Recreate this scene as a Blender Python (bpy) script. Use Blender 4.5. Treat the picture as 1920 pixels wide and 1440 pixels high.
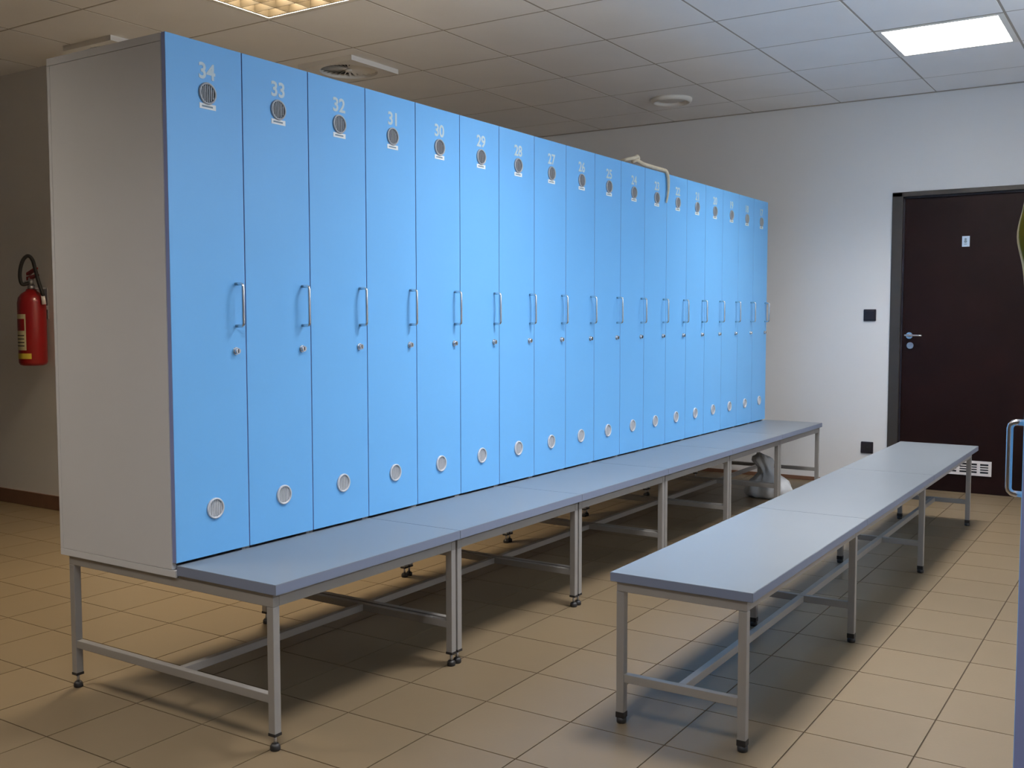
import bpy, bmesh, math, random
from mathutils import Vector, Matrix
random.seed(7)
PI = math.pi
for o in list(bpy.data.objects): bpy.data.objects.remove(o)
scene = bpy.context.scene
COL = scene.collection

# ------------------------------------------------------------------ camera
CAM = Vector((-2.0376, -2.5578, 1.2561)); YAW, PITCH, ROLL, FPX = 0.5755, -0.0643, -0.0007, 1910.59
cam_data = bpy.data.cameras.new('camera'); cam = bpy.data.objects.new('camera', cam_data); COL.objects.link(cam)
cam_data.sensor_fit = 'HORIZONTAL'; cam_data.sensor_width = 36.0
cam_data.lens = FPX / 1920 * 36.0; cam_data.clip_start = 0.05
fw = Vector((math.cos(YAW)*math.cos(PITCH), math.sin(YAW)*math.cos(PITCH), math.sin(PITCH)))
rt = Vector((math.sin(YAW), -math.cos(YAW), 0)); up = rt.cross(fw)
r2 = rt*math.cos(ROLL) + up*math.sin(ROLL); u2 = up*math.cos(ROLL) - rt*math.sin(ROLL)
M = Matrix((r2, u2, -fw)).transposed().to_4x4(); M.translation = CAM
cam.matrix_world = M
scene.camera = cam

# ------------------------------------------------------------------ world, exposure
world = bpy.data.worlds.new('world'); scene.world = world; world.use_nodes = True
world.node_tree.nodes['Background'].inputs[0].default_value = (0.74, 0.86, 1.0, 1)   # overcast sky outside the high window
world.node_tree.nodes['Background'].inputs[1].default_value = 7.5
vs = scene.view_settings
vs.view_transform = 'Standard'; vs.look = 'None'; vs.gamma = 1.0; vs.use_curve_mapping = False
vs.exposure = 0.06
LAMP_FRONT = (1.0, 0.97, 0.96)     # cool white tubes on the bench side
LAMP_BACK = (1.0, 0.83, 0.58)      # old warm tubes behind the lockers
# ceiling lamps: x, y, watts, colour
LAMPS = dict(back=(1.64, 1.277, 132, LAMP_BACK), far=(4.33, -1.413, 100, LAMP_FRONT),
             mid=(1.64, -1.413, 118, LAMP_FRONT), side=(-1.05, 1.277, 62, (1.0, .90, .76)), near=(-1.05, -1.413, 84, LAMP_FRONT))

# ------------------------------------------------------------------ sizes
W = 0.30; NL = 18                       # locker width, count
ZB, ZT, D = 0.456, 2.112, 0.597         # locker bottom, top, depth
SEAT = 0.495; BD = 0.43                 # bench seat height, depth in front of the lockers
H = 2.869; XW = 5.814                   # ceiling height, end wall
CX0, CY0, CT = 2.6483, 1.6134, 0.6725   # ceiling grid
FX0, FY0, FT = 0.3464, -0.7040, 0.3176  # floor grid
ROOM_X0, ROOM_Y0, ROOM_Y1 = -6.4, -3.05, 7.3
WLX, WLY = 1.90, 3.30                   # the corner of the short wall behind the lockers

# ------------------------------------------------------------------ materials
MATS = {}
def mat(name, col, rough=0.5, metal=0.0, var=0.0, scale=8.0, bump=0.0, bscale=60.0, rand=0.0, spec=0.5, emit=None, es=0.0, trans=0.0, alpha=1.0, coat=0.0):
    m = bpy.data.materials.new(name); m.use_nodes = True
    nt = m.node_tree; b = nt.nodes['Principled BSDF']; L = nt.links
    b.inputs['Base Color'].default_value = (*col, 1); b.inputs['Roughness'].default_value = rough
    b.inputs['Metallic'].default_value = metal; b.inputs['Specular IOR Level'].default_value = spec
    b.inputs['Coat Weight'].default_value = coat
    if emit: b.inputs['Emission Color'].default_value = (*emit, 1); b.inputs['Emission Strength'].default_value = es
    if trans: b.inputs['Transmission Weight'].default_value = trans
    b.inputs['Alpha'].default_value = alpha
    tc = nt.nodes.new('ShaderNodeTexCoord')
    if var or rand:
        hsv = nt.nodes.new('ShaderNodeHueSaturation'); hsv.inputs['Color'].default_value = (*col, 1)
        val = nt.nodes.new('ShaderNodeMath'); val.operation = 'ADD'; val.inputs[1].default_value = 1.0
        acc = None
        if var:
            n = nt.nodes.new('ShaderNodeTexNoise'); n.inputs['Scale'].default_value = scale; n.inputs['Detail'].default_value = 4
            L.new(tc.outputs['Object'], n.inputs['Vector'])
            mr = nt.nodes.new('ShaderNodeMapRange'); mr.inputs['From Min'].default_value = .25; mr.inputs['From Max'].default_value = .75
            mr.inputs['To Min'].default_value = -var; mr.inputs['To Max'].default_value = var
            L.new(n.outputs['Fac'], mr.inputs['Value']); acc = mr.outputs['Result']
        if rand:
            oi = nt.nodes.new('ShaderNodeObjectInfo'); mr = nt.nodes.new('ShaderNodeMapRange')
            mr.inputs['To Min'].default_value = -rand; mr.inputs['To Max'].default_value = rand
            L.new(oi.outputs['Random'], mr.inputs['Value'])
            if acc is None: acc = mr.outputs['Result']
            else:
                a = nt.nodes.new('ShaderNodeMath'); a.operation = 'ADD'; L.new(acc, a.inputs[0]); L.new(mr.outputs['Result'], a.inputs[1]); acc = a.outputs[0]
        L.new(acc, val.inputs[0]); L.new(val.outputs[0], hsv.inputs['Value']); L.new(hsv.outputs['Color'], b.inputs['Base Color'])
    if bump:
        n = nt.nodes.new('ShaderNodeTexNoise'); n.inputs['Scale'].default_value = bscale; n.inputs['Detail'].default_value = 3
        L.new(tc.outputs['Object'], n.inputs['Vector'])
        bp = nt.nodes.new('ShaderNodeBump'); bp.inputs['Strength'].default_value = bump; bp.inputs['Distance'].default_value = 0.002
        L.new(n.outputs['Fac'], bp.inputs['Height']); L.new(bp.outputs['Normal'], b.inputs['Normal'])
    MATS[name] = m
    return m
mat('wall_paint', (.80, .79, .78), .85, bump=.15, bscale=140, var=.015, scale=1.5)
mat('ceiling_board', (.92, .91, .90), .9, bump=.3, bscale=220, var=.02, scale=3, rand=.015)
mat('ceiling_rail', (.40, .36, .31), .6)
mat('floor_tile', (.182, .133, .078), .42, var=.06, scale=3.0, bump=.06, bscale=90, rand=.035)
mat('grout', (.065, .040, .020), .9, var=.15, scale=30)
mat('skirting', (.20, .10, .06), .45, var=.1, scale=10)
mat('door_blue', (.165, .485, .92), .42, var=.02, scale=2.5, bump=.05, bscale=300)
mat('edge_blue', (.25, .30, .58), .5)
mat('carcass_grey', (.60, .60, .615), .55, var=.02, scale=3, bump=.05, bscale=300)
mat('seat_grey', (.205, .228, .248), .33, var=.025, scale=4, bump=.05, bscale=250)
mat('seat_edge', (.20, .235, .33), .5)
mat('frame_paint', (.34, .325, .305), .42, metal=.25, var=.03, scale=9)
mat('black_plastic', (.02, .018, .018), .5)
mat('steel', (.72, .72, .74), .25, metal=1.0)
mat('steel_dull', (.55, .55, .57), .4, metal=1.0)
mat('number_grey', (.60, .72, .78), .5)
mat('grille_grey', (.46, .47, .49), .45, metal=.3)
mat('grille_white', (.62, .64, .68), .5)
mat('grille_dark', (.02, .022, .028), .7)
mat('paper_white', (.90, .92, .92), .6)
mat('ink', (.22, .30, .36), .7)
mat('door_brown', (.012, .0035, .003), .5, var=.25, scale=4, spec=.18)
mat('door_frame', (.045, .038, .032), .4)
mat('switch_black', (.018, .014, .02), .35)
mat('plate_blue', (.62, .75, .88), .4)
mat('vent_white', (.78, .72, .70), .5)
mat('lamp_white', (.85, .82, .76), .45)
mat('louvre', (.024, .019, .0125), .6, spec=.08)
mat('louvre_white', (.86, .86, .84), .5)
mat('diffuser_white', (.82, .80, .76), .5)
mat('red_paint', (.28, .006, .008), .3, coat=.3)
mat('rubber', (.015, .013, .013), .6)
mat('label_cream', (.62, .55, .34), .6, var=.1, scale=20)
mat('label_yellow', (.62, .46, .05), .6)
mat('bag_plastic', (.70, .72, .74), .3, trans=.25, var=.1, scale=14)
mat('cord_beige', (.66, .57, .42), .8, var=.1, scale=40)
mat('cloth_yellow', (.42, .36, .09), .9, var=.1, scale=20, bump=.4, bscale=400)
mat('cloth_hem', (.70, .63, .45), .9)

gm = mat('window_glass', (.9, .95, .95), .05); gn = gm.node_tree
gt, gg, gx = gn.nodes.new('ShaderNodeBsdfTransparent'), gn.nodes.new('ShaderNodeBsdfGlossy'), gn.nodes.new('ShaderNodeMixShader')
gg.inputs['Roughness'].default_value = .02; gx.inputs[0].default_value = .07
gn.links.new(gt.outputs[0], gx.inputs[1]); gn.links.new(gg.outputs[0], gx.inputs[2]); gn.links.new(gx.outputs[0], gn.nodes['Material Output'].inputs['Surface'])

# ------------------------------------------------------------------ mesh helpers
def box(bm, x0, x1, y0, y1, z0, z1, bev=0.0, mi=0):
    vs_ = [bm.verts.new(p) for p in ((x0,y0,z0),(x1,y0,z0),(x1,y1,z0),(x0,y1,z0),(x0,y0,z1),(x1,y0,z1),(x1,y1,z1),(x0,y1,z1))]
    fs = [bm.faces.new([vs_[i] for i in f]) for f in ((3,2,1,0),(4,5,6,7),(0,1,5,4),(1,2,6,5),(2,3,7,6),(3,0,4,7))]
    for f in fs: f.material_index = mi
    if bev:
        es = list({e for f in fs for e in f.edges})
        bmesh.ops.bevel(bm, geom=es, offset=bev, segments=2, profile=0.6, affect='EDGES')
    return fs
def cyl(bm, p, axis, r, h, n=20, r2=None, mi=0):
    """cylinder or cone from p along axis (unit vector), length h"""
    a = Vector(axis).normalized(); t = Vector((0,0,1)) if abs(a.z) < .9 else Vector((1,0,0))
    u = a.cross(t).normalized(); v = a.cross(u); r2 = r if r2 is None else r2; p = Vector(p)
    A = [bm.verts.new(p + (u*math.cos(2*PI*i/n) + v*math.sin(2*PI*i/n))*r) for i in range(n)]
    B = [bm.verts.new(p + a*h + (u*math.cos(2*PI*i/n) + v*math.sin(2*PI*i/n))*r2) for i in range(n)]
    fs = [bm.faces.new((A[i], A[(i+1)%n], B[(i+1)%n], B[i])) for i in range(n)]
    for f in fs: f.smooth = True
    fs += [bm.faces.new(A[::-1]), bm.faces.new(B)]
    for f in fs: f.material_index = mi
    return fs
def lathe(bm, prof, c=(0,0,0), n=32, mi=0, fn=None):
    rings = []
    for r, z in prof:
        ring = []
        for i in range(n):
            a = 2*PI*i/n; rr, zz = (r, z) if fn is None else fn(r, z, a)
            ring.append(bm.verts.new((c[0]+rr*math.cos(a), c[1]+rr*math.sin(a), c[2]+zz)))
        rings.append(ring)
    for A, B in zip(rings, rings[1:]):
        for i in range(n):
            f = bm.faces.new((A[i], A[(i+1)%n], B[(i+1)%n], B[i])); f.smooth = True; f.material_index = mi
    for R_, fl in ((rings[0], True), (rings[-1], False)):
        f = bm.faces.new(R_[::-1] if fl else R_); f.material_index = mi
def smooth_path(pts, k=8):
    pts = [Vector(p) for p in pts]; out = []
    P = [pts[0]] + pts + [pts[-1]]
    for i in range(1, len(P)-2):
        for s in range(k):
            t = s/k; a, b, c, d = P[i-1], P[i], P[i+1], P[i+2]
            out.append(.5*((2*b) + (c-a)*t + (2*a-5*b+4*c-d)*t*t + (3*b-a-3*c+d)*t**3))
    out.append(pts[-1]); return out
def tube(bm, pts, r, n=10, mi=0):
    pts = [Vector(p) for p in pts]; rings = []
    t0 = (pts[1]-pts[0]).normalized(); ref = Vector((0,0,1)) if abs(t0.z) < .9 else Vector((1,0,0)); u = t0.cross(ref).normalized()
    for i, p in enumerate(pts):
        t = (pts[min(i+1, len(pts)-1)] - pts[max(i-1, 0)]).normalized()
        u = (u - t*u.dot(t)).normalized(); v = t.cross(u)
        rr = r(i/(len(pts)-1)) if callable(r) else r
        rings.append([bm.verts.new(p + (u*math.cos(2*PI*k/n) + v*math.sin(2*PI*k/n))*rr) for k in range(n)])
    for A, B in zip(rings, rings[1:]):
        for k in range(n):
            f = bm.faces.new((A[k], A[(k+1)%n], B[(k+1)%n], B[k])); f.smooth = True; f.material_index = mi
    bm.faces.new(rings[0][::-1]).material_index = mi; bm.faces.new(rings[-1]).material_index = mi
def mesh(name, fn, *mats):
    bm = bmesh.new(); fn(bm); bmesh.ops.recalc_face_normals(bm, faces=bm.faces)
    me = bpy.data.meshes.new(name); bm.to_mesh(me); bm.free()
    for m in mats: me.materials.append(MATS[m])
    return me
def obj(name, me, parent=None, loc=(0,0,0), rot=(0,0,0)):
    o = bpy.data.objects.new(name, me); COL.objects.link(o); o.parent = parent; o.location = loc; o.rotation_euler = rot
    return o
def make(name, fn, m, parent=None, loc=(0,0,0), rot=(0,0,0)):
    return obj(name, mesh(name, fn, *(m if isinstance(m, tuple) else (m,))), parent, loc, rot)
def tag(o, label, cat, group=None):
    o['label'] = label; o['category'] = cat
    if group: o['group'] = group
    return o
def thing(name, label, cat, loc=(0,0,0), rotz=0, group=None):
    return tag(obj(name, None, None, loc, (0,0,rotz)), label, cat, group)
def struct(o): o['kind'] = 'structure'; return o
def copy_tree(o, parent=None):
    c = o.copy(); COL.objects.link(c); c.parent = parent
    for ch in list(o.children): copy_tree(ch, c)
    return c

# ------------------------------------------------------------------ the setting: floor
floor = struct(make('floor', lambda bm: box(bm, ROOM_X0-.2, XW+.2, ROOM_Y0-.2, ROOM_Y1+.2, -.12, -.003), 'grout'))
TG = .0042
def tile_geom(bm, x, y):
    box(bm, x+TG/2, x+FT-TG/2, y+TG/2, y+FT-TG/2, -.012, 0, 0)
def project(p):
    d = Vector(p) - CAM; z = d.dot(fw)
    if z < .1: return None
    return 960 + FPX*d.dot(rt)/z, 720 - FPX*d.dot(up)/z
cells = []
i0, i1 = math.floor((ROOM_X0-FX0)/FT), math.ceil((XW-FX0)/FT)
j0, j1 = math.floor((ROOM_Y0-FY0)/FT), math.ceil((ROOM_Y1-FY0)/FT)
for i in range(i0, i1):
    for j in range(j0, j1):
        x, y = FX0+i*FT, FY0+j*FT
        if x+FT < ROOM_X0+.01 or y+FT < ROOM_Y0+.01 or y > ROOM_Y1-.01 or (x > WLX-.01 and y > WLY-.01) or x > XW+.06: continue
        q = [project((x+a*FT, y+b*FT, 0)) for a, b in ((0,0),(1,0),(1,1),(0,1))]
        area = 0
        if None not in q:
            cxm, cym = sum(a[0] for a in q)/4, sum(a[1] for a in q)/4
            if -60 < cxm < 1980 and 700 < cym < 1500:
                area = abs(sum(q[k][0]*q[(k+1)%4][1]-q[(k+1)%4][0]*q[k][1] for k in range(4)))/2
        cells.append((area, x, y))
cells.sort(reverse=True)
def one_tile(bm):
    fs = box(bm, TG/2, FT-TG/2, TG/2, FT-TG/2, -.012, 0)
tile_me = mesh('floor_tile', one_tile, 'floor_tile')
for a, x, y in cells[:290]:
    obj('floor_tile', tile_me, floor, (x, y, 0))
def rest(bm):
    for a, x, y in cells[290:]: tile_geom(bm, x, y)
o = make('floor_tile_field', rest, 'floor_tile', floor); o['kind'] = 'stuff'

# ------------------------------------------------------------------ walls
struct(make('wall_end', lambda bm: [box(bm, XW, XW+.15, -.795, WLY+.1, -.03, H+.15), box(bm, XW, XW+.15, -1.868, -.795, 2.17, H+.15),
                                    box(bm, XW, XW+.15, ROOM_Y0-.15, -1.868, -.03, H+.15)], 'wall_paint'))
struct(make('wall_left', lambda bm: box(bm, WLX, WLX+.15, WLY, ROOM_Y1+.15, -.03, H+.15), 'wall_paint'))
struct(make('wall_behind_lockers', lambda bm: box(bm, WLX+.151, XW-.001, WLY, WLY+.15, -.03, H+.15), 'wall_paint'))
struct(make('wall_side', lambda bm: box(bm, ROOM_X0-.15, WLX-.001, ROOM_Y1, ROOM_Y1+.15, -.03, H+.15), 'wall_paint'))
WX0, WX1, WZ0, WZ1 = .5, 3.8, 1.98, 2.64       # high ribbon window in the wall opposite the lockers
struct(make('wall_right', lambda bm: [box(bm, a, b, ROOM_Y0-.15, ROOM_Y0, c, d) for a, b, c, d in
     ((ROOM_X0-.15, WX0, -.03, H+.15), (WX1, XW-.001, -.03, H+.15), (WX0, WX1, -.03, WZ0), (WX0, WX1, WZ1, H+.15))], 'wall_paint'))
win = struct(make('window_1', lambda bm: [box(bm, WX0, WX1, ROOM_Y0-.10, ROOM_Y0-.05, a, b, .003) for a, b in ((WZ0, WZ0+.04), (WZ1-.04, WZ1))] +
     [box(bm, WX0+k*(WX1-WX0-.04)/3, WX0+k*(WX1-WX0-.04)/3+.04, ROOM_Y0-.10, ROOM_Y0-.05, WZ0+.04, WZ1-.04, .003) for k in range(4)], 'lamp_white'))
for k in range(3):
    a = WX0+.04+k*(WX1-WX0-.04)/3; b = a+(WX1-WX0-.04)/3-.04
    make('window_pane', lambda bm: box(bm, a, b, ROOM_Y0-.078, ROOM_Y0-.072, WZ0+.04, WZ1-.04), 'window_glass', win)
pd = bpy.data.lights.new('window_portal', 'AREA'); pd.shape = 'RECTANGLE'; pd.size = WX1-WX0; pd.size_y = WZ1-WZ0; pd.cycles.is_portal = True
po = bpy.data.objects.new('window_portal', pd); COL.objects.link(po); po.parent = win
po.location = ((WX0+WX1)/2, ROOM_Y0-.12, (WZ0+WZ1)/2); po.rotation_euler = (PI/2, 0, 0)
struct(make('wall_near', lambda bm: box(bm, ROOM_X0-.15, ROOM_X0, ROOM_Y0+.001, ROOM_Y1-.001, -.03, H+.15), 'wall_paint'))
struct(make('door_light_block', lambda bm: box(bm, XW+.155, XW+.20, -2.2, -.5, -.03, H+.1), 'wall_paint'))  # unseen slab added behind the door to keep sky light from leaking in
struct(make('baseboard_end', lambda bm: box(bm, XW-.010, XW, -.79, WLY-.011, 0.001, .030, .002), 'skirting'))
struct(make('baseboard_left', lambda bm: box(bm, WLX-.012, WLX, WLY, ROOM_Y1-.001, 0.001, .095, .002), 'skirting'))

# ------------------------------------------------------------------ ceiling
ceiling = struct(make('ceiling', lambda bm: box(bm, ROOM_X0-.15, XW+.15, ROOM_Y0-.15, ROOM_Y1+.15, H+.15, H+.25), 'wall_paint'))
ct_me = mesh('ceiling_tile', lambda bm: box(bm, .0065, CT-.0065, .0065, CT-.0065, 0, .014, .0015), 'ceiling_board')
lamp_cells = {(-2,-1), (-6,-1), (2,-5), (-2,-5), (-6,-5)}
ci0, ci1 = math.floor((ROOM_X0-CX0)/CT), math.ceil((XW-CX0)/CT)
cj0, cj1 = math.floor((ROOM_Y0-CY0)/CT), math.ceil((ROOM_Y1-CY0)/CT)
part_me = {}
for i in range(ci0, ci1):
    for j in range(cj0, cj1):
        if (i, j) in lamp_cells: continue
        x, y = CX0+i*CT, CY0+j*CT
        if x >= WLX-.3 and y >= WLY: continue
        x0, x1 = max(x, ROOM_X0), min(x+CT, XW-.004); y0, y1 = max(y, ROOM_Y0), min(y+CT, ROOM_Y1)
        if x+CT > WLX and x < WLX and y+CT > WLY + .02: pass
        if x1-x0 < .03 or y1-y0 < .03: continue
        if x1-x0 > CT-.005 and y1-y0 > CT-.005: me = ct_me
        else:
            key = (round(x1-x0,3), round(y1-y0,3))
            if key not in part_me:
                a, b = key
                part_me[key] = mesh('ceiling_tile', lambda bm: box(bm, .005, a-.003, .005, b-.003, 0, .014, .0015), 'ceiling_board')
            me = part_me[key]
        obj('ceiling_tile', me, ceiling, (x0, y0, H))
def rails(bm):
    for i in range(ci0, ci1+1):
        x = CX0+i*CT
        if ROOM_X0 < x < XW: box(bm, x-.012, x+.012, ROOM_Y0, ROOM_Y1, H+.0012, H+.0042)
    for j in range(cj0, cj1+1):
        y = CY0+j*CT
        if ROOM_Y0 < y < ROOM_Y1: box(bm, ROOM_X0, XW, y-.012, y+.012, H+.0013, H+.0045)
make('ceiling_grid', rails, 'ceiling_rail', ceiling)
struct(make('trim_1', lambda bm: box(bm, XW-.014, XW, ROOM_Y0, WLY, H-.006, H-.0005), 'ceiling_rail'))

# ------------------------------------------------------------------ end door with frame
door = struct(make('door_1', lambda bm: box(bm, XW+.030, XW+.070, -1.80, -.868, .001, 2.138, .002), 'door_brown'))
def jambs(bm):
    for s in ((-.868, -.795), (-1.873, -1.800)):
        box(bm, XW-.012, XW+.10, s[0], s[1], 0.001, 2.170, .003)
    box(bm, XW-.012, XW+.10, -1.873, -.795, 2.138, 2.172, .003)
make('door_frame', jambs, 'door_frame', door)
make('door_frame_seal', lambda bm: [box(bm, XW+.012, XW+.029, -.880, -.866, .002, 2.138), box(bm, XW+.012, XW+.029, -1.80, -.868, 2.126, 2.139)], 'switch_black', door)
hd = make('door_handle', lambda bm: (cyl(bm, (XW+.030, -.928, 1.128), (-1,0,0), .024, .009, 24), cyl(bm, (XW+.022, -.928, 1.128), (-1,0,0), .009, .05, 14),
       tube(bm, smooth_path([(XW-.028, -.905, 1.131), (XW-.030, -.93, 1.131), (XW-.030, -1.025, 1.129)], 4), .0075)), 'steel', door)
make('key_rosette', lambda bm: (cyl(bm, (XW+.030, -.935, 1.055), (-1,0,0), .024, .009, 24), cyl(bm, (XW+.021, -.935, 1.058), (-1,0,0), .008, .006, 12), box(bm, XW+.014, XW+.021, -.938, -.932, 1.036, 1.054)), 'steel_dull', door)
# air grille low in the door: frame bars and slats
vg = make('door_vent', lambda bm: [box(bm, XW+.020, XW+.030, -1.505, -1.20, z0, z1, .001) for z0, z1 in ((.130,.148), (.217,.236))] +
          [box(bm, XW+.020, XW+.030, y-.010, y+.010, .147, .218) for y in (-1.495, -1.42, -1.352, -1.284, -1.21)], 'vent_white', door)
for k in range(3):
    z = .1655 + k*.0172
    make('vent_slat', lambda bm: box(bm, XW+.022, XW+.030, -1.49, -1.215, z-.0038, z+.0038), 'vent_white', vg)
make('vent_backing', lambda bm: box(bm, XW+.0285, XW+.0305, -1.50, -1.205, .135, .231), 'grille_dark', vg)
# restroom plate with a small figure
pl = make('door_plate', lambda bm: box(bm, XW+.026, XW+.030, -1.320, -1.270, 1.763, 1.838, .001), 'plate_blue', door)
make('plate_figure', lambda bm: (cyl(bm, (XW+.0262, -1.293, 1.816), (-1,0,0), .008, .001, 14), cyl(bm, (XW+.0262, -1.293, 1.800), (-1,0,0), .010, .001, 14),
      box(bm, XW+.0252, XW+.0262, -1.303, -1.284, 1.777, 1.780), box(bm, XW+.0252, XW+.0262, -1.303, -1.284, 1.784, 1.787)), 'ink', pl)

def wall_plate(name, z, label, cat, hole):
    t = thing(name, label, cat, (XW, -.651, z))
    make('cover_frame', lambda bm: box(bm, -.010, 0, -.045, .045, -.044, .044, .006), 'switch_black', t)
    if hole:
        make('socket_well', lambda bm: (cyl(bm, (-.0100, 0, 0), (-1,0,0), .030, .0015, 24), cyl(bm, (-.0115, 0, .004), (-1,0,0), .004, .012, 10)), 'black_plastic', t)
    else:
        make('rocker', lambda bm: box(bm, -.015, -.0098, -.033, .033, -.032, .032, .003), 'switch_black', t)
    return t
wall_plate('light_switch', 1.278, 'black square light switch on the white wall beside the brown door', 'switch', False)
wall_plate('power_socket', .285, 'black square wall socket low on the white wall beside the brown door', 'socket', True)

# ------------------------------------------------------------------ lockers
DW0, DW1 = .0018, W-.0018
DZ0, DZ1 = .5015-ZB, 2.1125-ZB
HT = ZT-ZB
def grille_top(bm):
    n = 32; prof = [(.0275,0),(.034,0),(.034,-.004),(.0325,-.0065),(.029,-.0065),(.0275,-.003)]
    rings = [[bm.verts.new((r*math.cos(2*PI*i/n), y, r*math.sin(2*PI*i/n))) for i in range(n)] for r, y in prof]
    for A, B in zip(rings, rings[1:]+rings[:1]):
        for i in range(n):
            f = bm.faces.new((A[i], A[(i+1)%n], B[(i+1)%n], B[i])); f.smooth = True
    cyl(bm, (0, -.0002, 0), (0,-1,0), .027, .0008, n, mi=1)
    for k in range(7):
        x = -.0216 + k*.0072; h = math.sqrt(max(.0265**2 - x*x, 0))
        box(bm, x-.0012, x+.0012, -.0030, -.0008, -h, h)
def handle_geom(bm, so=.035, top=.136):
    pts = [(0,0,0), (0,-so+.010,0)]
    pts += [(0, -so+.010-.010*math.sin(a), .010-.010*math.cos(a)) for a in (PI/6, PI/3, PI/2)]
    pts += [(0, -so, top-.010)] + [(0, -so+.010-.010*math.cos(a), top-.010+.010*math.sin(a)) for a in (PI/6, PI/3, PI/2)] + [(0,0,top)]
    tube(bm, pts, .0052, 12)
def lock_geom(bm):
    cyl(bm, (0,0,0), (0,-1,0), .0125, .004, 20); cyl(bm, (0,-.004,0), (0,-1,0), .0105, .010, 20, .0095)
    box(bm, -.0012, .0012, -.0150, -.0139, -.006, .006, mi=1)
me_gt = mesh('vent_grille', grille_top, 'grille_grey', 'grille_dark')
me_gb = mesh('vent_grille', grille_top, 'grille_white', 'grille_grey')
me_handle = mesh('handle', handle_geom, 'steel'); me_handle2 = mesh('handle', lambda bm: handle_geom(bm, .025, .120), 'steel'); me_lock = mesh('lock', lock_geom, 'steel', 'grille_dark')
me_label = mesh('name_label', lambda bm: (box(bm, -.032, .032, -.0010, 0, -.0085, .0085), box(bm, -.023, .020, -.0012, -.0009, -.0028, .0022, mi=1)), 'paper_white', 'ink')
def door_geom(bm):
    fs = box(bm, DW0, DW1, 0, .018, DZ0, DZ1)
    for f in fs:
        f.material_index = 0 if abs(f.normal.y) > .5 or f.calc_center_median().y < .001 else 1
    bmesh.ops.bevel(bm, geom=list({e for f in fs for e in f.edges}), offset=.0008, segments=1, affect='EDGES')
me_door = mesh('door', door_geom, 'door_blue', 'edge_blue')
G = .0012
me_side = mesh('side_panel', lambda bm: box(bm, .0006, .0170, .0205, D-.0165, .022+G, HT-.024-G, .0006), 'carcass_grey')
me_top = mesh('top_panel', lambda bm: box(bm, .0003, W-.0003, .0205, D, HT-.024, HT, .0008), 'carcass_grey')
me_bot = mesh('bottom_panel', lambda bm: box(bm, .0003, W-.0003, .0035, D, 0, .022, .0008), 'carcass_grey')
me_back = mesh('back_panel', lambda bm: box(bm, .0006, W-.0006, D-.0150, D, .022+G, HT-.024-G, .0006), 'carcass_grey')
me_core = mesh('end_core', lambda bm: box(bm, .0030, W-.0030, .0230, D-.003, .004, HT-.004), 'grille_dark')
def number_mesh(txt):
    cu = bpy.data.curves.new('number', 'FONT'); cu.body = txt; cu.size = .068; cu.align_x = 'CENTER'; cu.align_y = 'CENTER'
    cu.offset = .0017; cu.extrude = .0004; cu.space_character = .98; cu.resolution_u = 4
    t = bpy.data.objects.new('number', cu); COL.objects.link(t)
    dg = bpy.context.evaluated_depsgraph_get(); me = bpy.data.meshes.new_from_object(t.evaluated_get(dg))
    bpy.data.objects.remove(t); bpy.data.curves.remove(cu)
    me.name = 'number'; me.materials.clear(); me.materials.append(MATS['number_grey'])
    xs = [v.co.x for v in me.vertices]; ys = [v.co.y for v in me.vertices]
    for v in me.vertices:
        v.co.x -= (max(xs)+min(xs))/2; v.co.y -= (max(ys)+min(ys))/2
    return me
def build_locker(root, num=None, hx=.258, hz=1.232, mirror=False):
    obj('bottom_panel', me_bot, root); obj('top_panel', me_top, root); obj('back_panel', me_back, root)
    obj('side_panel', me_side, root); obj('side_panel', me_side, root, (W-.0176, 0, 0))
    d = obj('door', me_door, root)
    obj('handle', me_handle if num else me_handle2, d, (hx, 0, hz-ZB))
    if num: obj('lock', me_lock, d, (hx-.004, 0, 1.151-ZB))
    obj('vent_grille', me_gt, d, (.157, 0, 1.957-ZB))
    obj('vent_grille', me_gb, d, (.157, 0, .650-ZB))
    obj('name_label', me_label, d, (.158, -.0001, 1.917-ZB))
    if num: obj('number', number_mesh(num), d, (.158, -.0005, 2.025-ZB), (PI/2, 0, 0))
    return d
WORDS = dict(zip(range(17, 35), 'seventeen eighteen nineteen twenty twenty-one twenty-two twenty-three twenty-four twenty-five twenty-six twenty-seven twenty-eight twenty-nine thirty thirty-one thirty-two thirty-three thirty-four'.split()))
extra = {34: 'sky blue locker numbered thirty-four with its bare grey side panel showing', 23: 'sky blue locker numbered twenty-three with a beige cord hanging over its top',
         17: 'sky blue locker numbered seventeen, last of the row, beside the white wall'}
for k in range(NL):
    n = 34-k
    t = thing('locker', extra.get(n, 'sky blue locker with the number %s on its door' % WORDS[n]), 'locker', (k*W, 0, ZB), 0, 'numbered blue lockers on the bench frames')
    build_locker(t, str(n))

# ------------------------------------------------------------------ bench frames that carry the lockers
LT = .026                                # leg tube
def leg_mesh(z0, z1): return mesh('leg', lambda bm: box(bm, -LT/2, LT/2, -LT/2, LT/2, z0, z1, .0022), 'frame_paint')
def foot_geom(bm):
    box(bm, -LT/2-.001, LT/2+.001, -LT/2-.001, LT/2+.001, .0435, .0525, .001)
    cyl(bm, (0,0,.018), (0,0,1), .005, .028, 10, mi=1)
    lathe(bm, [(.014,0),(.0155,.004),(.015,.013),(.010,.020)], n=18)
me_foot = mesh('foot', foot_geom, 'black_plastic', 'steel_dull')
YF, YB, YM = -.400, .545, .02
me_leg = leg_mesh(.05, ZB-.0305)
SL = 3*W
def rail(x0, x1, y0, y1, z0, z1): return lambda bm: box(bm, x0, x1, y0, y1, z0, z1, .002)
me_endrail = mesh('top_rail', rail(-.0125, .0125, YF-LT/2, YB+LT/2, ZB-.0305, ZB-.0005), 'frame_paint')
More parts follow.
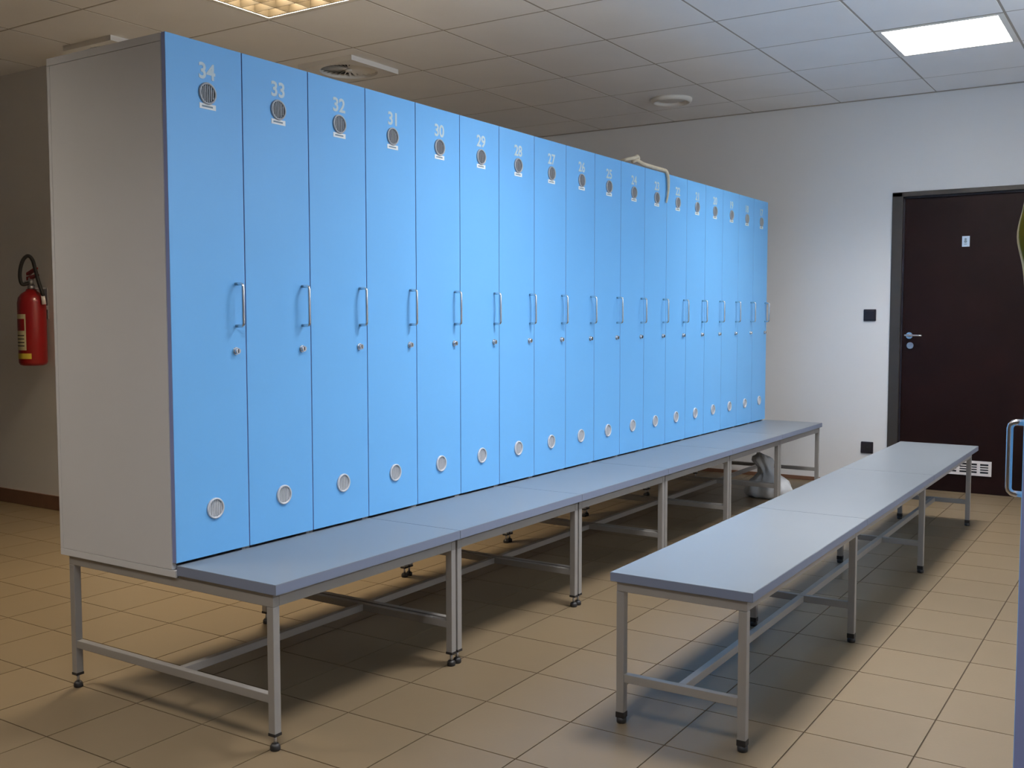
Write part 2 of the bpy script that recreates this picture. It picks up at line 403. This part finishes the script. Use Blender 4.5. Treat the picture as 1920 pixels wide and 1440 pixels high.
me_longrail = mesh('top_rail', rail(.031, SL-.031, -.0125, .0125, ZB-.0305, ZB-.0005), 'frame_paint')
me_cross = mesh('cross_bar', rail(-.0115, .0115, YF+LT/2, YB-LT/2, .140, .166), 'frame_paint')
me_stretch = mesh('stretcher', rail(.0297, SL-.0297, YM-.0115, YM+.0115, .140, .1655), 'frame_paint')
def seat_geom(x0, x1, y0, y1, z0, z1):
    def g(bm):
        fs = box(bm, x0, x1, y0, y1, z0, z1)
        for f in fs: f.material_index = 0 if f.calc_center_median().z > z1-1e-4 else 1
        bmesh.ops.bevel(bm, geom=list({e for f in fs for e in f.edges}), offset=.0012, segments=2, affect='EDGES')
    return g
me_seat = mesh('seat_board', seat_geom(.0006, SL-.0006, -BD, -.0015, ZB+.008, SEAT), 'seat_grey', 'seat_edge')
me_pack = mesh('seat_batten', lambda bm: [box(bm, a, b, c, d, ZB-.0003, ZB+.0079) for a, b, c, d in ((.006, SL-.006, YF-.0125, YF+.0125), (.006, .030, YF+.0125, -.003), (SL-.030, SL-.006, YF+.0125, -.003))], 'frame_paint')
for s in range(6):
    a = 34-3*s
    t = thing('locker_bench', 'grey bench on a square tube frame under lockers %s to %s' % (WORDS[a], WORDS[a-2]), 'bench', (s*SL, 0, 0), 0, 'bench frames under the locker row')
    for x in (.018, SL-.018):
        for y in (YF, YB):
            l = obj('leg', me_leg, t, (x, y, 0)); obj('foot', me_foot, l)
        obj('top_rail', me_endrail, t, (x, 0, 0)); obj('cross_bar', me_cross, t, (x, 0, 0))
    for y in (YF, YB): obj('top_rail', me_longrail, t, (0, y, 0))
    obj('stretcher', me_stretch, t); obj('seat_board', me_seat, t); obj('seat_batten', me_pack, t)

# ------------------------------------------------------------------ free-standing bench
BX0, BX1, BY0, BY1, BZ = .730, 4.717, -1.579, -1.123, .4744
t = thing('bench', 'long freestanding grey bench with four pairs of legs opposite the lockers', 'bench', (BX0, (BY0+BY1)/2, 0))
bl = BX1-BX0; hy = (BY1-BY0)/2
for a, b in ((0, 1.290), (1.2905, 2.608), (2.609, bl)):
    make('seat_board', seat_geom(a, b, -hy, hy, BZ-.028, BZ), ('seat_grey', 'seat_edge'), t)
LX = (.020, 1.212, 2.500, 3.862); LY = hy-.032
me_leg2 = leg_mesh(.034, BZ-.059)
me_cap = mesh('foot', lambda bm: (box(bm, -LT/2-.0008, LT/2+.0008, -LT/2-.0008, LT/2+.0008, .018, .036, .001), lathe(bm, [(.0145,0),(.0155,.004),(.0155,.018)], n=18)), 'black_plastic')
for x in LX:
    for y in (-LY, LY):
        l = obj('leg', me_leg2, t, (x, y, 0)); obj('foot', me_cap, l)
    make('top_rail', rail(x-.0125, x+.0125, -LY-LT/2, LY+LT/2, BZ-.0585, BZ-.0285), 'frame_paint', t)
    make('cross_bar', rail(x-.0115, x+.0115, -LY+LT/2, LY-LT/2, .132, .158), 'frame_paint', t)
for a, b in zip(LX, LX[1:]):
    for y in (-LY, LY): make('top_rail', rail(a+.0127, b-.0127, y-.0125, y+.0125, BZ-.0585, BZ-.0285), 'frame_paint', t)
    make('stretcher', rail(a+.0117, b-.0117, -.0115, .0115, .132, .1575), 'frame_paint', t)

# ------------------------------------------------------------------ opposite locker at the picture's right edge
RX, RY, RZ = -.21, -2.359, .17
t = thing('locker', 'blue locker without visible number, opposite the row, steel handle beside a yellow cloth', 'locker', (RX+W, RY, RZ), PI)
build_locker(t, None, .255, .963-RZ+ZB)
make('plinth', lambda bm: box(bm, .005, W-.005, .03, D-.01, -RZ+.0005, -.0003, .002), 'carcass_grey', t)

# ------------------------------------------------------------------ ceiling lamps
LS = .60; LD = .085                       # lamp opening and depth
NX, NY = 6, 4
bh = .060
def wedge(bm, along, L, wt, wb, h):
    """louvre blade along x or y, centred, hanging from z=h down to 0"""
    pr = [(-wb/2,0),(wb/2,0),(wt*.22,h*.55),(wt/2,h),(-wt/2,h),(-wt*.22,h*.55)]
    A, B = [], []
    for s, R_ in ((-L/2, A), (L/2, B)):
        for a, z in pr: R_.append(bm.verts.new((s, a, z) if along == 'x' else (a, s, z)))
    n = len(pr)
    for i in range(n): bm.faces.new((A[i], A[(i+1)%n], B[(i+1)%n], B[i]))
    bm.faces.new(A[::-1]); bm.faces.new(B)
me_bx = mesh('louvre_blade', lambda bm: wedge(bm, 'x', LS-.004, .034, .004, bh), 'louvre')
me_by = mesh('louvre_blade', lambda bm: wedge(bm, 'y', LS-.004, .012, .003, bh), 'louvre')
def lamp_frame(bm):
    a, b = LS/2, CT/2-.006
    for x0,x1,y0,y1 in ((-b,b,-b,-a),(-b,b,a,b),(-b,-a,-a,a),(a,b,-a,a)): box(bm, x0,x1,y0,y1, -.003, -.0005)
me_lf = mesh('lamp_frame', lamp_frame, 'lamp_white')
def housing(bm):
    a = LS/2; z1 = LD+.04
    for x0,x1,y0,y1 in ((-a-.004,a+.004,-a-.004,-a),(-a-.004,a+.004,a,a+.004),(-a-.004,-a,-a,a),(a,a+.004,-a,a)): box(bm, x0,x1,y0,y1, .004, z1)
    box(bm, -a-.004, a+.004, -a-.004, a+.004, z1, z1+.004)
me_lh = mesh('housing', housing, 'louvre'); me_lhw = mesh('housing', housing, 'lamp_white')
me_tube = mesh('fluorescent_tube', lambda bm: cyl(bm, (-.285,0,0), (1,0,0), .0125, .57, 14), 'lamp_white')
def lamp(key, label, bx=me_bx, by=me_by):
    x, y, watts, colr = LAMPS[key]
    t = thing('ceiling_lamp', label, 'ceiling lamp', (x, y, H), 0, 'square louvre lamps in the ceiling')
    obj('lamp_frame', me_lf, t); obj('housing', me_lhw if key == 'far' else me_lh, t)
    em = bpy.data.materials.new('tube_glow_'+key); em.use_nodes = True
    b = em.node_tree.nodes['Principled BSDF']; b.inputs['Base Color'].default_value = (.9,.9,.9,1)
    b.inputs['Emission Color'].default_value = (*colr, 1); b.inputs['Emission Strength'].default_value = watts*.10
    for k in range(NY):
        yy = -LS/2 + (k+.5)*LS/NY
        me = me_tube.copy(); me.materials.clear(); me.materials.append(em)
        obj('fluorescent_tube', me, t, (0, yy, LD+.010))
    for k in range(1, NY): obj('louvre_blade', bx, t, (0, -LS/2+k*LS/NY, .001))
    for k in range(1, NX): obj('louvre_blade', by, t, (-LS/2+k*LS/NX, 0, .001))
    ld = bpy.data.lights.new('tube_light', 'AREA'); ld.shape = 'SQUARE'; ld.size = LS-.03; ld.energy = watts; ld.color = colr
    lo = bpy.data.objects.new('tube_light', ld); COL.objects.link(lo); lo.parent = t; lo.location = (0, 0, LD-.008)
    return t
lamp('back', 'square louvre ceiling lamp with warm glowing cells above the lockers')
me_bxw, me_byw = me_bx.copy(), me_by.copy()
for me in (me_bxw, me_byw): me.materials.clear(); me.materials.append(MATS['louvre_white'])
lamp('far', 'glaring white square ceiling lamp before the wall with the brown door', me_bxw, me_byw)
lamp('side', 'warm square louvre ceiling lamp beside the grey side panel of the lockers')
lamp('mid', 'square louvre ceiling lamp over the freestanding bench')
lamp('near', 'square louvre ceiling lamp over the near end of the lockers')

# ------------------------------------------------------------------ ceiling air outlets
def swirl(loc, label):
    t = thing('air_diffuser', label, 'air vent', loc, 0, 'square swirl air outlets in the ceiling')
    hs, r, n, th = .225, .185, 48, .030
    def plate(bm):
        O, I, O2, I2 = [], [], [], []
        for i in range(n):
            a = 2*PI*i/n; c, s = math.cos(a), math.sin(a); k = hs/max(abs(c), abs(s))
            O.append(bm.verts.new((c*k, s*k, -th))); I.append(bm.verts.new((c*r, s*r, -th)))
            O2.append(bm.verts.new((c*k, s*k, 0))); I2.append(bm.verts.new((c*r, s*r, 0)))
        for i in range(n):
            j = (i+1) % n
            for q in ((O[i],O[j],I[j],I[i]), (O2[i],I2[i],I2[j],O2[j]), (O[i],O2[i],O2[j],O[j]), (I[i],I[j],I2[j],I2[i])): bm.faces.new(q)
    make('plate', plate, 'diffuser_white', t)
    make('duct_opening', lambda bm: cyl(bm, (0,0,-.0035), (0,0,1), r-.0005, .002, 36), 'grille_dark', t)
    make('hub', lambda bm: cyl(bm, (0,0,-th+.001), (0,0,1), .022, .012, 24), 'diffuser_white', t)
    vm = mesh('vane', lambda bm: box(bm, .020, r-.002, -.0075, .0075, -.0008, .0008), 'diffuser_white')
    nv = 28
    for k in range(nv):
        o = obj('vane', vm, t, (0, 0, -.0105)); o.rotation_mode = 'XYZ'
        o.rotation_euler = (Matrix.Rotation(2*PI*k/nv, 3, 'Z') @ Matrix.Rotation(math.radians(-35), 3, 'X')).to_euler()
    return t
swirl((2.985, 1.950, H-.0005), 'square swirl air outlet in the ceiling next to the warm louvre lamp')
swirl((1.905, 2.800, H-.0005), 'square swirl air outlet in the ceiling over the side panel of locker thirty-four')
t = thing('ceiling_valve', 'round white extract valve in the ceiling near the end wall', 'air vent', (5.002, .605, H))
def ring(bm):
    n = 40; prof = [(.110,0),(.150,0),(.150,-.012),(.140,-.030),(.126,-.030),(.110,-.006)]
    R_ = [[bm.verts.new((r*math.cos(2*PI*i/n), r*math.sin(2*PI*i/n), z)) for i in range(n)] for r, z in prof]
    for A, B in zip(R_, R_[1:]+R_[:1]):
        for i in range(n): bm.faces.new((A[i], A[(i+1)%n], B[(i+1)%n], B[i])).smooth = True
make('outer_ring', ring, 'lamp_white', t)
make('valve_disc', lambda bm: lathe(bm, [(.02,-.016),(.085,-.014),(.100,-.008),(.100,-.001)], n=36), 'diffuser_white', t)

# ------------------------------------------------------------------ cord on the locker tops
def cord(bm):
    z = ZT+.0115
    tube(bm, smooth_path([(3.16,.10,z+.004),(3.12,.04,z+.012),(3.18,.005,z+.030),(3.215,.010,z+.042),(3.235,.012,z+.030),(3.20,.03,z+.012),(3.215,.014,z+.020),(3.27,-.002,z+.006),
        (3.36,-.004,z+.004),(3.45,-.003,z+.004),(3.53,-.004,z+.004),(3.565,-.010,z-.002),(3.585,-.013,z-.035),(3.590,-.013,z-.10),(3.580,-.012,z-.15),(3.568,-.011,z-.185)], 6),
        lambda u: .0105 if u < .8 else .0105-.006*(u-.8)/.2, 8)
tag(make('cord', cord, 'cord_beige'), 'beige knotted cord lying on the locker tops and hanging over locker twenty-three', 'cord')

# ------------------------------------------------------------------ plastic bag under the bench
def bag(bm):
    rnd = random.Random(3); ph = [rnd.uniform(0, 6.28) for _ in range(8)]
    def fn(r, z, a):
        k = 1 + .10*math.sin(3*a+ph[0]+z*9) + .06*math.sin(5*a+ph[1]-z*14) + .05*math.sin(9*a+ph[2]+z*20) + .03*math.sin(14*a+ph[3])
        if z > .17: k += .20*math.sin(6*a+ph[4])
        return r*k, max(0, z*(1+.06*math.sin(2*a+ph[5])))
    prof = [(.08,0),(.120,.002),(.145,.020),(.156,.05),(.150,.085),(.128,.118),(.095,.145),(.066,.170),(.050,.195),(.046,.215),(.055,.240),(.066,.265),(.058,.290),(.02,.295)]
    lathe(bm, prof, n=48, fn=fn)
    for v in bm.verts:
        if v.co.z > .13: v.co.x -= (v.co.z-.13)*.25; v.co.y += (v.co.z-.13)*.30
tag(make('plastic_bag', bag, 'bag_plastic', None, (4.93, -.205, .0005)), 'crumpled pale plastic bag on the floor under the bench by the end wall', 'bag')

# ------------------------------------------------------------------ fire extinguisher
EX, EY, EZ = WLX-.105, 3.610, .955
t = thing('fire_extinguisher', 'red fire extinguisher with black hose hanging on the wall', 'fire extinguisher', (EX, EY, EZ))
make('cylinder', lambda bm: lathe(bm, [(.060,0),(.078,.006),(.086,.022),(.086,.40),(.080,.435),(.060,.462),(.034,.478),(.030,.490)], n=36), 'red_paint', t)
make('valve', lambda bm: (cyl(bm, (0,0,.488), (0,0,1), .024, .03, 18), cyl(bm, (0,0,.515), (0,0,1), .016, .05, 14), cyl(bm, (-.010,.0,.530), (-1,0,0), .013, .03, 12)), 'steel_dull', t)
def lever(bm):
    A = [(.030,.545),(-.070,.575),(-.070,.585),(.030,.570)]; B = [(.030,.578),(-.060,.618),(-.062,.628),(.030,.596)]
    for P in (A, B):
        f0 = [bm.verts.new((-.013, y, z)) for y, z in P]; f1 = [bm.verts.new((.013, y, z)) for y, z in P]
        bm.faces.new(f0); bm.faces.new(f1[::-1])
        for i in range(4): bm.faces.new((f0[i], f0[(i+1)%4], f1[(i+1)%4], f1[i]))
make('lever', lever, 'red_paint', t)
def RF(r, f, z): return (.85*r-.53*f, -.53*r-.85*f, z)
make('hose', lambda bm: tube(bm, smooth_path([RF(*q) for q in ((-.015,.03,.528),(-.050,.055,.520),(-.062,.060,.560),(-.058,.060,.620),(-.040,.060,.675),(-.012,.060,.700),(.012,.060,.675),(.026,.062,.620),(.040,.068,.550),(.056,.076,.490),(.068,.078,.445))], 8), .0115, 10), 'rubber', t)
make('nozzle', lambda bm: cyl(bm, RF(.066,.077,.452), RF(.10,.0,-1), .011, .060, 14, .014), 'vent_white', t)
def wrap(z0, z1, a0, a1, r):
    def g(bm):
        n = 16; A = [bm.verts.new((r*math.cos(a0+(a1-a0)*i/n), r*math.sin(a0+(a1-a0)*i/n), z0)) for i in range(n+1)]
        B = [bm.verts.new((v.co.x, v.co.y, z1)) for v in A]
        for i in range(n): bm.faces.new((A[i], A[i+1], B[i+1], B[i])).smooth = True
    return g
lab = make('instruction_label', wrap(.10, .33, math.radians(115), math.radians(212), .0866), 'label_cream', t)
make('pictogram_band', wrap(.225, .300, math.radians(116), math.radians(206), .0870), 'red_paint', lab)
for k in range(4): make('text_line', wrap(.125+k*.022, .131+k*.022, math.radians(120), math.radians(204), .0870), 'grille_dark', lab)
make('inspection_label', wrap(.045, .080, math.radians(130), math.radians(232), .0866), 'label_yellow', t)
make('wall_bracket', lambda bm: (box(bm, .0965, .1045, -.022, .022, .30, .50, .002), box(bm, .084, .098, -.030, .030, .36, .385, .002), box(bm, .02, .098, -.012, .012, .492, .504, .002)), 'steel_dull', t)

# ------------------------------------------------------------------ cloth at the opposite locker
def cloth(bm):
    nx, nz = 14, 22; L0, L1 = 0.0, .20; g = []
    for i in range(nx+1):
        u = i/nx; row = []
        for k in range(nz+1):
            v = k/nz; z = -v*.20
            bulge = .010*math.exp(-((v-.58)/.20)**2)
            y = .006 + bulge*(1-.5*u) + .004*math.sin(u*9+v*3)
            row.append(bm.verts.new((L0+(L1-L0)*u*(.55+.45*v), y, z)))
        g.append(row)
    fs = []
    for i in range(nx):
        for k in range(nz):
            f = bm.faces.new((g[i][k], g[i+1][k], g[i+1][k+1], g[i][k+1])); f.smooth = True
            f.material_index = 1 if i == 0 else 0; fs.append(f)
    bmesh.ops.solidify(bm, geom=fs, thickness=.003)
tag(make('cloth', cloth, ('cloth_yellow', 'cloth_hem'), None, (RX+.012, RY, 1.505)), 'yellow cloth with a pale hem hanging on the front of a locker', 'cloth')
